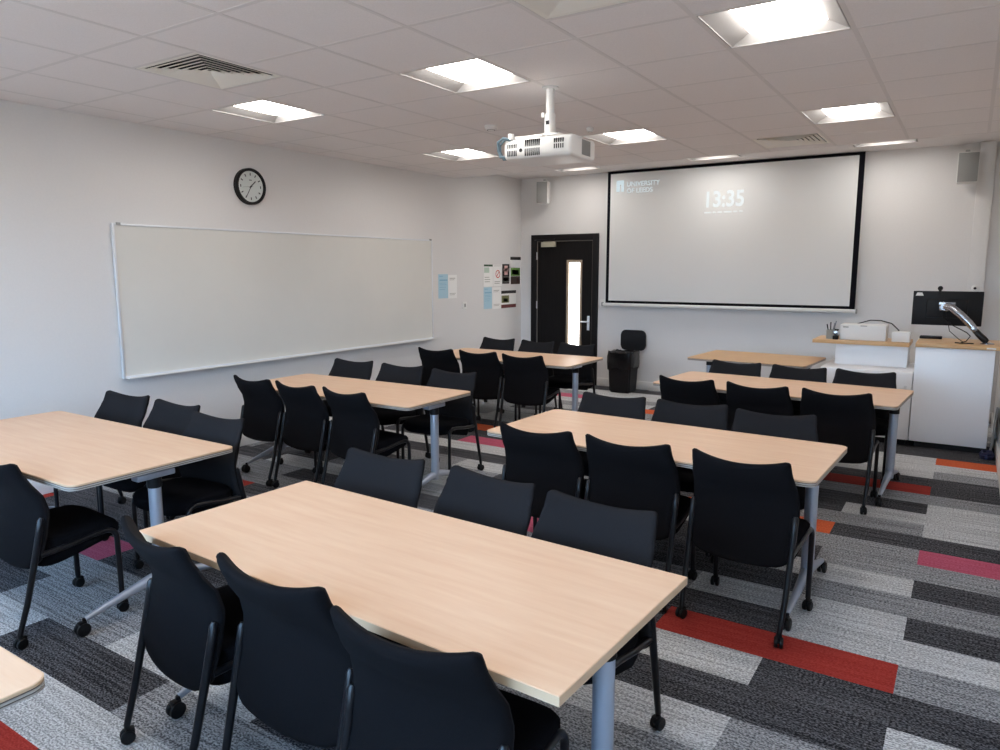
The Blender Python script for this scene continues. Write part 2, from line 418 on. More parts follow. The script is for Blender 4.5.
# ----------------------------------------------------------------- ceiling lights
def ceiling_light(label, x0, x1, y0, y1, z):
    cx, cy = (x0 + x1) / 2, (y0 + y1) / 2
    t = thing('ceiling_light', label, 'ceiling light', (cx, cy, z), 0, 'recessed square ceiling lights')
    hx, hy = (x1 - x0) / 2 - .013, (y1 - y0) / 2 - .013
    h = MB()
    lw = .19
    # rim, four sloping wings down to a recessed pillow diffuser, back
    ly, zt_ = .258, .052
    h.box((-hx, -hy, 0), (-hx + .006, hy, .1)); h.box((hx - .006, -hy, 0), (hx, hy, .1))
    h.box((-hx + .006, -hy, 0), (hx - .006, -hy + .006, .1)); h.box((-hx + .006, hy - .006, 0), (hx - .006, hy, .1))
    o4 = [(-hx + .006, -hy + .006), (hx - .006, -hy + .006), (hx - .006, hy - .006), (-hx + .006, hy - .006)]; i4 = [(-lw, -ly), (lw, -ly), (lw, ly), (-lw, ly)]
    for q_ in range(4):
        n_ = (q_ + 1) % 4
        h.face([(*o4[q_], .004), (*o4[n_], .004), (*i4[n_], zt_), (*i4[q_], zt_)])
    h.box((-hx, -hy, .1), (hx, hy, .104))
    h.build('housing', M['reflector'], t, smooth=0)
    d = MB(); n = 12; g_ = {}
    for i in range(n + 1):
        for j in range(n + 1):
            u, w_ = -1 + 2 * i / n, -1 + 2 * j / n
            g_[i, j] = d.bm.verts.new((u * lw, w_ * ly, zt_ - .040 * math.sqrt(max(0, (1 - u * u) * (1 - abs(w_) ** 6)))))
    for i in range(n):
        for j in range(n): d.bm.faces.new((g_[i, j], g_[i, j + 1], g_[i + 1, j + 1], g_[i + 1, j]))
    d.box((-lw, -ly, zt_ + .001), (lw, ly, zt_ + .006))
    d.build('diffuser', M['lamp'], t, smooth=40)
    return t
ROWN = {0: 'over the nearest tables, above the frame', 1: 'in the nearest visible row', 2: 'in the row beyond the projector', 3: 'in the raised strip before the screen wall'}
COLN = ['nearest the whiteboard wall', 'of the middle column', 'on the lectern side']
for j, (y0, y1) in enumerate(LY):
    for i, (x0, x1) in enumerate(LX):
        ceiling_light('square recessed ceiling light ' + ROWN[j] + ', ' + COLN[i], x0, x1, y0, y1, ZC)
for i, (x0, x1) in enumerate(LX):
    ceiling_light('ceiling light ' + ROWN[3] + ', ' + COLN[i], x0, x1, RY0, RY1, ZR)

# ----------------------------------------------------------------- ceiling air diffusers
def air_vent(label, x0, x1, y0, y1):
    cx, cy = (x0 + x1) / 2, (y0 + y1) / 2
    t = thing('air_vent', label, 'air vent', (cx, cy, ZC), 0, 'square ceiling air vents')
    s = (x1 - x0) / 2 - .014
    def ring(mb, so, zo, si, zi, th=.003):
        o = [(-so, -so), (so, -so), (so, so), (-so, so)]; ii = [(-si, -si), (si, -si), (si, si), (-si, si)]
        for a in range(4):
            b_ = (a + 1) % 4
            mb.face([(*o[a], zo), (*o[b_], zo), (*ii[b_], zi), (*ii[a], zi)])
            mb.face([(*o[a], zo + th), (*ii[a], zi + th), (*ii[b_], zi + th), (*o[b_], zo + th)])
            mb.face([(*o[a], zo), (*o[a], zo + th), (*o[b_], zo + th), (*o[b_], zo)])
            mb.face([(*ii[a], zi), (*ii[b_], zi), (*ii[b_], zi + th), (*ii[a], zi + th)])
    f = MB(); ring(f, s, 0, s - .03, .004); f.build('frame', M['louvre'], t, smooth=0)
    for n in range(6):
        so = s - .034 - n * .04
        l = MB(); ring(l, so, -.003, so - .044, .012); l.build('louvre_ring', M['louvre'], t, smooth=0)
    p = MB(); p.box((-s + .03, -s + .03, .095), (s - .03, s - .03, .1)); ring(p, s - .029, .004, s - .031, .095); p.build('plenum', M['dark_slot'], t, smooth=0)
    return t
air_vent('square louvred air vent in the ceiling above the whiteboard side', *VENTS[0][0], *VENTS[0][1])
air_vent('square air vent cut off by the top edge, between two ceiling lights', *VENTS[1][0], *VENTS[1][1])
air_vent('slotted square air vent in the ceiling just before the projection screen', *VENTS[2][0], *VENTS[2][1])

for nm, lb, x, y, r in (('smoke_detector', 'white round smoke detector on the ceiling behind the projector', 2.345, -4.34, .055),
                        ('ceiling_sensor', 'tiny ceiling sensor to the right of the projector pole', 2.996, -3.81, .03)):
    d = MB(); d.lathe([(r, ZC + .006), (r, ZC - .012), (r * .8, ZC - .03), (r * .4, ZC - .036)], (x, y, 0), 'z', 20)
    o = d.build(nm, M['white']); tag(o, lb, 'smoke detector' if 'smoke' in nm else 'sensor')
    s_ = MB(); s_.lathe([(r * .62, ZC - .034), (r * .62, ZC - .028)], (x, y, 0), 'z', 16); s_.build('sensor_slot', M['dark_slot'], o)

# ----------------------------------------------------------------- projector and its pole
PXc, PYc, PZc = 3.385, -5.20, 2.463
pj = thing('projector', 'white projector hanging upside down from its ceiling pole', 'projector', (PXc, PYc, PZc), math.radians(2))
bw, bd_, bh = .245, .19, .070
body = MB()
prof = [(-bd_, -bh * .55), (-bd_ * .93, -bh * .9), (-bd_ * .8, -bh), (bd_ * .85, -bh), (bd_, -bh * .8), (bd_, bh * .75), (bd_ * .9, bh), (-bd_ * .75, bh), (-bd_ * .93, bh * .85), (-bd_, bh * .4)]
body.prism(prof, -bw, bw, 'x')
bo = body.bm
bmesh.ops.bevel(bo, geom=[e for e in bo.edges if all(abs(abs(v.co.x) - bw) < 1e-5 for v in e.verts)], offset=.022, segments=4, affect='EDGES', profile=.5)
pbody = body.build('body', M['white'], pj, smooth=40)
# vents on the rear face and side grille
for gx0, rows, cols in ((-.215, ((-.045, -.01), (.005, .03)), 6), (-.085, ((-.05, -.005), (.008, .05)), 8), (.125, ((-.02, .008), (.016, .042)), 5)):
    v = MB(); wdt = .075 if cols == 6 else .115 if cols == 8 else .075
    for z0, z1 in rows:
        for c in range(cols):
            x = gx0 + wdt * c / cols
            v.box((x, -bd_ - .0015, z0), (x + wdt / cols * .5, -bd_ * .9, z1))
    v.build('vent_slots', M['dark_slot'], pbody, smooth=0)
v = MB(); v.lathe([(.012, -bd_ - .002), (.012, -bd_ * .95)], (-.115, 0, -.012), 'y', 14); v.build('sensor_window', M['dark_slot'], pbody)
v = MB(); v.box((bw - .01, -.03, -.045), (bw + .003, .10, .05), .002)
for i in range(9): v.box((bw + .003, -.026 + .0135 * i, -.043), (bw + .005, -.020 + .0135 * i, .048))
v.build('side_grille', M['speaker'], pbody)
v = MB(); v.lathe([(.055, .17), (.055, .235), (.048, .24), (.044, .225)], (.08, 0, 0), 'y', 24); v.build('lens_barrel', M['black'], pj)
v = MB(); v.tube([(-.20, -.17, bh - .01), (-.24, -.20, bh), (-.285, -.19, .05), (-.295, -.17, 0), (-.28, -.17, -.04), (-.235, -.16, -.045)], .010)
v.tube([(-.20, -.13, bh - .01), (-.25, -.15, bh + .005), (-.30, -.14, .04), (-.305, -.13, 0), (-.285, -.12, -.05), (-.235, -.12, -.05)], .008)
v.build('cable_loop', M['blue_cable'], pj)
v = MB(); v.box((-.22, -.15, bh - .004), (.02, .12, bh + .014), .008, 3); v.box((-.215, -.185, bh - .01), (-.185, -.15, bh + .03), .004); v.build('top_cover', M['white'], pj)
mt = thing('projector_mount', 'white pole bracket fixing the projector to the ceiling', 'bracket', (PXc, PYc, ZC))
v = MB(); v.lathe([(.055, .0), (.055, -.008), (.03, -.012)], seg=20); v.build('ceiling_plate', M['white'], mt)
v = MB(); v.lathe([(.028, -.01), (.028, -.24)], seg=18); v.build('pole', M['white'], mt)
v = MB(); v.lathe([(.037, -.17), (.037, -.295)], seg=18); v.box((-.05, -.035, -.19), (-.028, -.005, -.16), .004); v.build('sleeve', M['white'], mt)
v = MB(); v.prism(round_rect(-.1, -.075, .1, .075, .03), -.316, -.302); v.box((-.05, -.03, -.303), (.05, .03, -.29), .005)
v.build('base_bracket', M['white'], mt)
for sx in (-1, 1):
    v = MB(); v.lathe([(.008, -.308), (.008, -.296)], (.075 * sx, -.045, 0), seg=10); v.build('bolt', M['dark_slot'], mt)
v = MB(); v.box((-.012, -.037, -.24), (.012, -.03, -.215)); v.build('cable_slot', M['dark_slot'], mt, smooth=0)

# ----------------------------------------------------------------- projection screen
SY = -.10
scn = thing('projection_screen', 'large white projection screen with black border showing the time', 'projection screen', (0, SY, 0))
sx0, sx1, sz0, sz1 = 1.468, 4.67, 1.212, 3.013
v = MB(); v.box((sx0, -.004, sz0), (sx1, .004, sz1)); fab = v.build('black_border', M['screen_black'], scn, smooth=0)
v = MB(); v.box((sx0 + .045, -.006, sz0 + .035), (sx1 - .06, -.0045, sz1 - .035)); v.build('screen_fabric', M['screen'], scn, smooth=0)
v = MB(); v.box((sx0 - .045, -.02, sz0 - .042), (sx1 + .02, .02, sz0), .008); v.build('bottom_bar', M['white'], scn)
for x in (sx0 - .052, sx1 + .012):
    v = MB(); v.box((x, -.024, sz0 - .05), (x + .015, .024, sz0 + .004), .003); v.build('bar_end_cap', M['speaker'], scn)
def onscreen(x, z): return Matrix.Translation((x, -.0072, z)) @ Matrix.Rotation(PI / 2, 4, 'X')
tx = text_mesh('projected_clock', '13:35', .275, M['proj_text'], scn, onscreen(2.815, 2.475), extr=.0004, bold=.006)
tx.scale = (.86, 1, 1)
text_mesh('projected_wordmark', 'UNIVERSITY\nOF LEEDS', .088, M['proj_blue'], scn, onscreen(1.75, 2.80), extr=.0004)
v = MB(); v.box((1.60, -.0076, 2.735), (1.652, -.0066, 2.885)); v.box((1.672, -.0076, 2.735), (1.71, -.0066, 2.885)); v.box((1.652, -.0076, 2.83), (1.672, -.0066, 2.885)); v.build('projected_emblem', M['proj_blue'], scn, smooth=0)
v = MB()
x = 2.835
for wd in (.10, .05, .07, .11, .06, .06): v.box((x, -.0076, 2.395), (x + wd - .012, -.0066, 2.412)); x += wd + .01
v.build('projected_date_line', M['proj_text'], scn, smooth=0)

# ----------------------------------------------------------------- wall speakers
def speaker(label, x0, x1, z0, z1, yaw):
    cx = (x0 + x1) / 2; w_ = (x1 - x0) / 2; h_ = (z1 - z0) / 2
    t = thing('wall_speaker', label, 'speaker', (cx, -.17, (z0 + z1) / 2), yaw, 'pair of wall speakers')
    v = MB(); v.prism([(-w_, -.08), (w_, -.08), (w_ * .72, .09), (-w_ * .72, .09)], -h_, h_)
    bmesh.ops.bevel(v.bm, geom=v.bm.edges[:], offset=.008, segments=2, affect='EDGES')
    v.build('cabinet', M['white'], t)
    v = MB(); v.box((-w_ + .008, -.086, -h_ + .008), (w_ - .008, -.079, h_ - .008), .003); v.build('grille', M['speaker'], t)
    v = MB(); v.box((-.02, .02, h_), (.02, .06, h_ + .035), .003); v.box((-.015, .055, h_ - .05), (.015, .165, h_ + .02), .003); v.build('bracket', M['speaker'], t)
speaker('grey box speaker on the wall above the dark door', .40, .58, 2.625, 2.94, math.radians(8))
speaker('grey box speaker high on the wall at the lectern corner', 5.565, 5.765, 2.59, 2.905, math.radians(8))

# ----------------------------------------------------------------- whiteboard
wb = thing('whiteboard', 'long wall whiteboard with thin silver frame', 'whiteboard', (0, 0, 0))
y0, y1, z0, z1 = -6.305, -2.213, .802, 2.055
v = MB(); v.box((.012, y0 + .01, z0 + .01), (.026, y1 - .01, z1 - .01)); v.build('writing_surface', M['white_board'], wb, smooth=0)
v = MB()
v.box((.004, y0, z0), (.034, y0 + .018, z1), .004); v.box((.004, y1 - .018, z0), (.034, y1, z1), .004)
v.box((.004, y0 + .018, z1 - .018), (.034, y1 - .018, z1), .004); v.box((.004, y0 + .018, z0), (.034, y1 - .018, z0 + .018), .004)
v.build('frame', M['alu'], wb)
v = MB(); v.prism([(.034, z0), (.095, z0), (.095, z0 + .012), (.089, z0 + .012), (.085, z0 + .005), (.034, z0 + .005)], y0 + .02, y1 - .02, 'y'); v.build('pen_tray', M['white'], wb, smooth=0)
for yy in (y0 + .03, y1 - .06):
    v = MB(); v.box((.03, yy, z1 - .012), (.042, yy + .035, z1 + .008), .002); v.build('fixing_clip', M['speaker'], wb)

# ----------------------------------------------------------------- clock
ck = thing('wall_clock', 'round black-rimmed wall clock above the whiteboard', 'clock', (0, -4.955, 2.46))
R0 = .168
v = MB(); v.lathe([(R0, .002), (R0, .045), (R0 - .006, .052), (R0 - .022, .05), (R0 - .028, .03)], axis='x', seg=48); v.build('rim', M['black'], ck)
v = MB(); v.lathe([(R0 - .026, .030), (R0 - .026, .034)], axis='x', seg=48); v.mi = 1
for i in range(12):
    a = 2 * PI * i / 12
    m = Matrix.Translation((0, .112 * math.sin(a), .112 * math.cos(a)))
    v.box((.0342, -.005, -.012), (.0352, .005, .012), mat=m @ Matrix.Rotation(-a if i % 3 else 0, 4, 'X'))
v.box((.0342, -.015, .055), (.0350, .015, .062))
v.build('dial', [M['clockface'], M['ink']], ck)
def hand(name, ang, ln, wd, x):
    a = math.radians(ang)
    v = MB(); v.box((x, -wd, -.02), (x + .0015, wd, ln), mat=Matrix.Rotation(-a, 4, 'X')); return v.build(name, M['ink'], ck, smooth=0)
hand('hour_hand', 47.5, .075, .0045, .0365); hand('minute_hand', 210, .105, .003, .0385); hand('second_hand', 262, .10, .001, .0405)
v = MB(); v.lathe([(.007, .034), (.007, .043)], axis='x', seg=14); v.build('hub', M['ink'], ck)

# ----------------------------------------------------------------- notices on the left wall
def notice(name, label, ya, yb, za, zb, base, panels, cat='notice', tilt=0):
    """paper sheet on the left wall; panels = (u0,v0,u1,v1,material) fractions from bottom-left"""
    mats = [base]; v = MB(); v.box((.002, ya, za), (.0035, yb, zb))
    for u0, v0, u1, v1, m in panels:
        if m not in mats: mats.append(m)
        v.mi = mats.index(m)
        v.box((.0034, ya + (yb - ya) * u0, za + (zb - za) * v0), (.0042, ya + (yb - ya) * u1, za + (zb - za) * v1))
    return tag(v.build(name, mats, smooth=0), label, cat, 'notices on the left wall')
pap = new_mat('white_paper', (0.86, 0.855, 0.84), .7); pblue = new_mat('pale_blue_print', srgb(172, 206, 222), .7); pblue2 = new_mat('blue_print', srgb(140, 182, 206), .7)
pgrn = new_mat('green_print', srgb(96, 140, 66), .7); pdgrn = new_mat('dark_green_print', srgb(60, 84, 62), .7); pblk = new_mat('black_print', srgb(28, 26, 28), .6)
pmar = new_mat('maroon_print', srgb(104, 48, 46), .7); ppink = new_mat('pale_pink_print', srgb(214, 176, 172), .7); pred = new_mat('red_ring_print', srgb(196, 60, 60), .7); pgry = new_mat('grey_print', srgb(168, 166, 162), .7); ppho = new_mat('photo_print', srgb(120, 122, 84), .7); pdk = new_mat('dark_photo_print', srgb(74, 58, 54), .7)
bl = [(.1, .9, .5, .93, pblue2), (.12, .72, .95, .78, pblue2), (.12, .62, .8, .64, pblue2), (.12, .55, .85, .57, pblue2), (.12, .45, .8, .47, pblue2), (.12, .36, .7, .38, pblue2)]
wl = [(.15, .84, .8, .87, pgry), (.15, .78, .7, .8, pgry), (.15, .2, .85, .22, pgry), (.15, .14, .75, .16, pgry)]
notice('notice_sign', 'pale blue notice beside the whiteboard', -2.066, -1.859, 1.309, 1.622, pblue, bl)
notice('notice_sign', 'white notice between the blue sheet and the light switch', -1.853, -1.66, 1.302, 1.612, pap, wl)
notice('notice_sign', 'white and green notice at the top left of the noticeboard cluster', -1.02, -.785, 1.44, 1.755, pap, [(.02, .9, .98, .99, pdgrn), (.05, .62, .6, .86, new_mat('pale_green_print', srgb(186, 204, 190), .7)), (.1, .3, .7, .33, pgry), (.1, .4, .6, .43, pgry), (.1, .2, .65, .23, pgry)])
ns = notice('notice_sign', 'white prohibition notice with red ring in the wall cluster', -.775, -.553, 1.44, 1.748, pap, [(.1, .94, .9, .96, pgry), (.15, .2, .8, .23, pgry), (.15, .12, .75, .15, pgry)])
v = MB(); cy_, cz_ = -.655, 1.615
v.lathe([(.058, .004), (.058, .0052), (.046, .0052), (.046, .004)], (0, cy_, cz_), 'x', 28, cap=False)
v.box((.0042, -.05, -.006), (.005, .05, .006), mat=Matrix.Translation((0, cy_, cz_)) @ Matrix.Rotation(PI / 4, 4, 'X'))
v.build('prohibition_ring', pred, ns)
notice('picture_poster', 'small black poster with a pale oval picture in the wall cluster', -.532, -.34, 1.472, 1.76, pblk, [(.3, .45, .75, .92, ppink), (.2, .62, .85, .78, ppink), (.08, .08, .92, .36, pgry), (.1, .1, .9, .34, pblk)], 'poster')
notice('picture_poster', 'tall poster with black heading and green panel nearest the corner', -.312, -.015, 1.462, 1.868, pap, [(.0, .89, 1, 1, pblk), (.03, .3, .93, .6, pgrn), (.03, .0, .93, .29, pdk), (.6, .05, .75, .25, pmar), (.15, .35, .8, .52, pdgrn)], 'poster')
notice('picture_poster', 'poster with photograph and maroon strip low in the wall cluster', -.562, -.15, 1.114, 1.37, pap, [(0, .83, 1, 1, pblk), (.02, .3, .52, .72, ppho), (.15, .35, .42, .55, pblk), (0, .0, 1, .2, pmar)], 'poster')
notice('notice_sign', 'pale blue notice low in the wall cluster', -1.02, -.812, 1.122, 1.43, pblue, bl)
notice('notice_sign', 'white notice beside the low blue sheet in the wall cluster', -.803, -.573, 1.112, 1.425, pap, wl)
v = MB(); v.box((.001, -1.54, 1.148), (.012, -1.44, 1.244), .003); o = tag(v.build('light_switch', M['white']), 'white light switch on the left wall below the notices', 'light switch')
v = MB(); v.box((.0118, -1.505, 1.175), (.016, -1.475, 1.22), .001); v.build('rocker', M['speaker'], o)
v = MB(); v.box((1.338, -.014, 1.135), (1.425, -.001, 1.255), .003); o = tag(v.build('wall_switch', M['white']), 'small white wall switch between the door and the screen', 'wall switch')
v = MB(); v.box((1.365, -.019, 1.175), (1.40, -.0138, 1.215), .001); v.build('rocker', M['speaker'], o)

# ----------------------------------------------------------------- chairs
def make_chair():
    t = thing('chair', '', 'chair', (0, 0, 0))
    # back shell: thick curved pad, concave to the sitter, winged top corners
    nu, nv = 22, 22
    bm = bmesh.new()
    ZT = .852
    def lerp(ks, z):
        if z <= ks[0][0]: return ks[0][1]
        for (za, a), (zb, b_) in zip(ks, ks[1:]):
            if z <= zb:
                f = (z - za) / (zb - za); f = f * f * (3 - 2 * f) * .4 + f * .6
                return a + (b_ - a) * f
        return ks[-1][1]
    WK = [(.30, .240), (.42, .248), (.60, .252), (.70, .246), (.78, .232), (.855, .226)]
    YK = [(.30, .030), (.40, .055), (.50, .084), (.60, .100), (.67, .084), (.74, .040), (.80, .010), (.855, -.008)]
    def rnd(u, c, r):
        t_ = max(0.0, (abs(u) - c) / (1 - c)); return r * (1 - math.sqrt(max(0, 1 - t_ * t_)))
    grid = {}
    TH, ER = .021, .030
    for side in (0, 1):
        for i in range(nu + 1):
            u = -math.cos(PI * i / nu)
            zb = .325 + .02 * u * u + rnd(u, .70, .06); zt = ZT - .034 * (1 - abs(u) ** 2.0) - rnd(u, .90, .022)
            for j in range(nv + 1):
                vv = .5 - .5 * math.cos(PI * j / nv)
                z = zb + (zt - zb) * vv
                hw_ = lerp(WK, z); x = u * hw_
                cur = .046 * (1 - u * u) * (.45 + .55 * vv)
                d_ = min((1 - abs(u)) * hw_, (zt - z), (z - zb)); q_ = min(1.0, d_ / ER)
                th = .001 + TH * math.sqrt(max(0, 1 - (1 - q_) ** 2))
                y = lerp(YK, z) - cur + (th if side else -th)
                grid[side, i, j] = bm.verts.new((x, y, z))
    for i in range(nu):
        for j in range(nv):
            bm.faces.new((grid[0, i, j], grid[0, i + 1, j], grid[0, i + 1, j + 1], grid[0, i, j + 1]))
            bm.faces.new((grid[1, i, j], grid[1, i, j + 1], grid[1, i + 1, j + 1], grid[1, i + 1, j])).material_index = 1
    for i in range(nu):
        for j in (0, nv): bm.faces.new((grid[0, i, j], grid[1, i, j], grid[1, i + 1, j], grid[0, i + 1, j]))
    for j in range(nv):
        for i in (0, nu): bm.faces.new((grid[0, i, j], grid[0, i, j + 1], grid[1, i, j + 1], grid[1, i, j]))
    m = MB(); m.bm.free(); m.bm = bm
    m.build('backrest', [M['fabric'], M['fabric_front_lit']], t, smooth=180)
    # seat cushion
    bm = bmesh.new(); n1 = 32; rings = []
    def sup(a, hx, hy, cx, cy, e=4.5):
        c, s = math.cos(a), math.sin(a)
        return (cx + hx * math.copysign(abs(c) ** (2 / e), c), cy + hy * math.copysign(abs(s) ** (2 / e), s))
    for (f, z, wdg) in ((.75, .40, 1), (.95, .405, 1), (1.0, .425, .8), (1.0, .455, 0), (.95, .468, 0), (.82, .474, 0), (.5, .468, 0), (.2, .466, 0)):
        ring = []
        for q_ in range(n1):
            x, y = sup(2 * PI * q_ / n1, .238 * f, .195 * f, 0, .258)
            drop = .03 * max(0, (y - .36) / .1) ** 2 + wdg * .085 * max(0, min(1, (.42 - y) / .36))
            ring.append(bm.verts.new((x, y, z - drop)))
        rings.append(ring)
    for a, b_ in zip(rings, rings[1:]):
        for q_ in range(n1): bm.faces.new((a[q_], a[(q_ + 1) % n1], b_[(q_ + 1) % n1], b_[q_]))
    bm.faces.new(rings[0][::-1]); bm.faces.new(rings[-1])
    m = MB(); m.bm.free(); m.bm = bm
    m.build('seat', M['seatfab'], t, smooth=60)
    # legs: rear tube runs up beside the back, front tube bends under the seat
    cast = None
    def caster(parent, x, y, rot):
        nonlocal cast
        if cast is None:
            c = MB()
            for s in (-1, 1): c.lathe([(.006, .004 * s), (.022, .004 * s), (.025, .007 * s), (.025, .017 * s), (.021, .020 * s), (.006, .020 * s)], (0, 0, 0.025), 'x', 18)
            c.lathe([(.008, -.018), (.008, .018)], (0, 0, .025), 'x', 10)
            c.box((-.013, -.006, .030), (.013, .024, .056), .004); c.lathe([(.010, .05), (.010, .075)], seg=10)
            cast = c.build('caster', M['black'], parent)
        else:
            c = cast.copy(); COL.objects.link(c); c.parent = parent; cast_o = c
            c.location = (x, y, 0); c.rotation_euler = (0, 0, rot); return c
        cast.location = (x, y, 0); cast.rotation_euler = (0, 0, rot); return cast
    for s in (-1, 1):
        l = MB(); l.tube([(s * .240, .076, .578), (s * .241, .072, .566), (s * .241, .058, .50), (s * .240, .036, .40), (s * .238, -.012, .2), (s * .232, -.052, .065)], [.009, .0145, .0145, .0145, .0135, .012], 10)
        lo = l.build('leg', M['black_metal'], t, smooth=50); caster(lo, s * .232, -.052, .25 * s)
        l = MB()
        pts = [(s * .238, .06, .405), (s * .238, .18, .415), (s * .237, .29, .432), (s * .237, .35, .436)]
        for i in range(1, 7):
            a = PI / 2 * i / 6; pts.append((s * .237, .35 + .05 * math.sin(a), .386 + .05 * math.cos(a)))
        pts += [(s * .237, .402, .2), (s * .237, .402, .065)]
        l.tube(pts, .0132, 10)
        lo = l.build('leg', M['black_metal'], t, smooth=50); caster(lo, s * .237, .402, -.15 * s)
    return t
chair0 = make_chair(); kids_index(chair0)

CH = {
 'T1near': [(3.605, -8.242, -9.5), (4.172, -8.238, -0.8), (4.716, -8.292, 1.2)],
 'T2near': [(3.868, -6.207, -1.0), (4.403, -6.207, 0.6), (4.966, -6.225, -4.6)],
 'T3near': [(3.971, -4.02, -5.5), (4.520, -4.055, -4.0), (5.062, -4.060, -1.8)],
 'T5near': [(1.065, -5.852, -3.0), (1.587, -5.872, -4.0), (2.112, -5.889, -5.5)],
 'T6near': [(0.984, -3.395, 2.3), (1.522, -3.37, 3.5), (2.09, -3.409, 4.1)],
 'T1far': [(3.583, -7.094, 1.2), (4.185, -7.113, -7.0), (4.711, -7.181, -3.7)],
 'T2far': [(3.818, -5.057, 1.8), (4.352, -5.045, 4.0), (4.878, -5.098, 5.0)],
 'T3far': [(4.038, -2.81, -4.6), (4.591, -2.854, -3.7), (5.113, -2.851, -1.9)],
 'T4far': [(0.965, -6.815, 4.3), (1.570, -6.835, 0.6), (2.150, -6.955, 2.5)],
 'T5far': [(0.961, -4.615, 4.7), (1.578, -4.637, 4.1), (2.198, -4.695, 1.0)],
 'T6far': [(0.935, -2.060, 1.2), (1.520, -2.110, -2.3), (2.062, -2.141, -3.8)],
 'T4near': [(2.105, -8.09, -3.0)],
}
TN = {'T1': 'the square-cornered nearest table', 'T2': 'the middle table of the lectern row', 'T3': 'the table before the lectern',
      'T4': 'the bright table nearest the bare left wall', 'T5': 'the middle table beside the whiteboard', 'T6': 'the table by the dark door'}
first = True
for key, lst in CH.items():
    tn, side = TN[key[:2]], key[2:]
    for i, (x, y, r) in enumerate(lst):
        c = chair0 if first else copy_tree(chair0); first = False
        c.location = (x, y, 0)
        c.rotation_euler = (0, 0, math.radians(r) + (PI if side == 'far' else 0))
        if key == 'T4near': lab = 'black chair cut off by the left edge, on the near side of its table'
        else:
            pos = ('whiteboard-end', 'middle', 'lectern-end')[i]
            lab = f'{pos} black chair on the {"screen" if side == "far" else "near"} side of {tn}'
        tag(c, lab, 'chair', f'chairs on the {"screen" if side == "far" else "near"} side of {tn}')

# ----------------------------------------------------------------- tables
def make_table(name_label, cx, cy, rot, L=1.87, W=.855, square=False, H=.738, group='flip-top meeting tables', beech=None, legin=.09, footw=.40, legin_left=None):
    t = thing('table', name_label, 'table', (cx, cy, 0), math.radians(rot), group)
    beech = beech or M['beech']
    hx, hy = L / 2, W / 2
    if square:
        v = MB(); v.box((-hx, -hy, H - .026), (hx, hy, H), .0015, 1); v.build('tabletop', beech, t, smooth=0)
        v = MB(); e = .0012
        for a, b_ in (((-hx - e, -hy - e), (hx + e, -hy)), ((-hx - e, hy), (hx + e, hy + e)), ((-hx - e, -hy), (-hx, hy)), ((hx, -hy), (hx + e, hy))):
            v.box((a[0], a[1], H - .0255), (b_[0], b_[1], H - .0015))
        v.build('edge_band', M['edge_wood'], t, smooth=0)
    else:
        v = MB(); v.prism(round_rect(-hx, -hy, hx, hy, .045), H - .022, H); v.build('tabletop', beech, t, smooth=30)
        v = MB()
        for z0, z1, ex, mi in ((H - .0085, H - .001, .003, 0), (H - .0125, H - .0085, .0012, 1), (H - .0185, H - .0125, .003, 2), (H - .0225, H - .0185, .0012, 1), (H - .027, H - .0225, .003, 2)):
            v.mi = mi; v.prism(round_rect(-hx - ex, -hy - ex, hx + ex, hy + ex, .046), z0, z1 - .0002)
        v.build('edge_band', [M['edge_wood'], M['edge_dark'], M['edge_grey']], t, smooth=30)
    v = MB()
    for yy in (-.09, .09): v.box((-hx + .14, yy - .016, H - .075), (hx - .14, yy + .016, H - .036), .004)
    v.build('crossbeam', M['black'], t)
    for s in (-1, 1):
        X = s * (hx - (legin if s > 0 or legin_left is None else legin_left))
        v = MB(); v.box((X - .045, -hy * .62, H - .045), (X + .02, hy * .62, H - .0265), .004)
        v.box((X - .03 if s > 0 else X - .03, -.10, H - .075), (X + .03, .10, H - .045), .006); v.build('top_bracket', M['silver'], t)
        # column: slim oval tube, ends in a two-armed foot on casters
        v = MB(); v.tube([(X, 0, H - .075), (X, 0, H - .11), (X, 0, .15), (X, 0, .115)], [.030, .031, .031, .027], 18, rx=1.0)
        for f in (-1, 1):
            v.tube([(X, 0, .152), (X, f * .06, .145), (X, f * .2, .115), (X, f * (footw - .015), .075)], [.027, .026, .020, .013], 12)
        leg = v.build('leg', M['silver'], t, smooth=50)
        v = MB(); c0, c1 = (.112, .098) if square else (.125, .074)
        v.lathe([(.033, H - c0), (.0355, H - c0 + .003), (.0355, H - c1 - .003), (.033, H - c1)], (X, 0, 0), seg=18); v.build('collar', M['black'], leg)
        for f in (-1, 1):
            c = MB()
            for q_ in (-1, 1): c.lathe([(.006, .004 * q_), (.027, .004 * q_), (.031, .008 * q_), (.031, .019 * q_), (.026, .022 * q_), (.006, .022 * q_)], (X, f * footw, .031), 'x', 20)
            c.lathe([(.009, -.02), (.009, .02)], (X, f * footw, .031), 'x', 10); c.box((X - .014, f * footw - .018, .036), (X + .014, f * footw + .018, .068), .004)
            c.lathe([(.010, .06), (.010, .08)], (X, f * (footw - .012), 0), seg=10)
            c.build('caster', M['black'], leg)
    return t
make_table('square-cornered beech table nearest the viewer, three chairs pulled up each side', 4.205, -7.765, -2.4, 1.80, .78, True, legin=.085, footw=.34)
make_table('beech table with rounded corners in the middle of the lectern row', 4.37, -5.68, -2.2, 1.84, .82, legin=.088, legin_left=.045)
make_table('beech table with rounded corners before the lectern', 4.54, -3.41, -3.8, 1.84, .85, legin=.07)
make_table('beech table nearest the bare left wall, glowing with daylight', 1.58, -7.54, 0, 1.87, .86, legin=.07)
make_table('beech table in the middle beside the whiteboard', 1.65, -5.355, 0.3, 1.85, .78, legin=.075)
make_table('beech table by the dark door, daylight strip mirrored on it', 1.605, -2.84, 0.5, 1.84, .86, legin=.13)
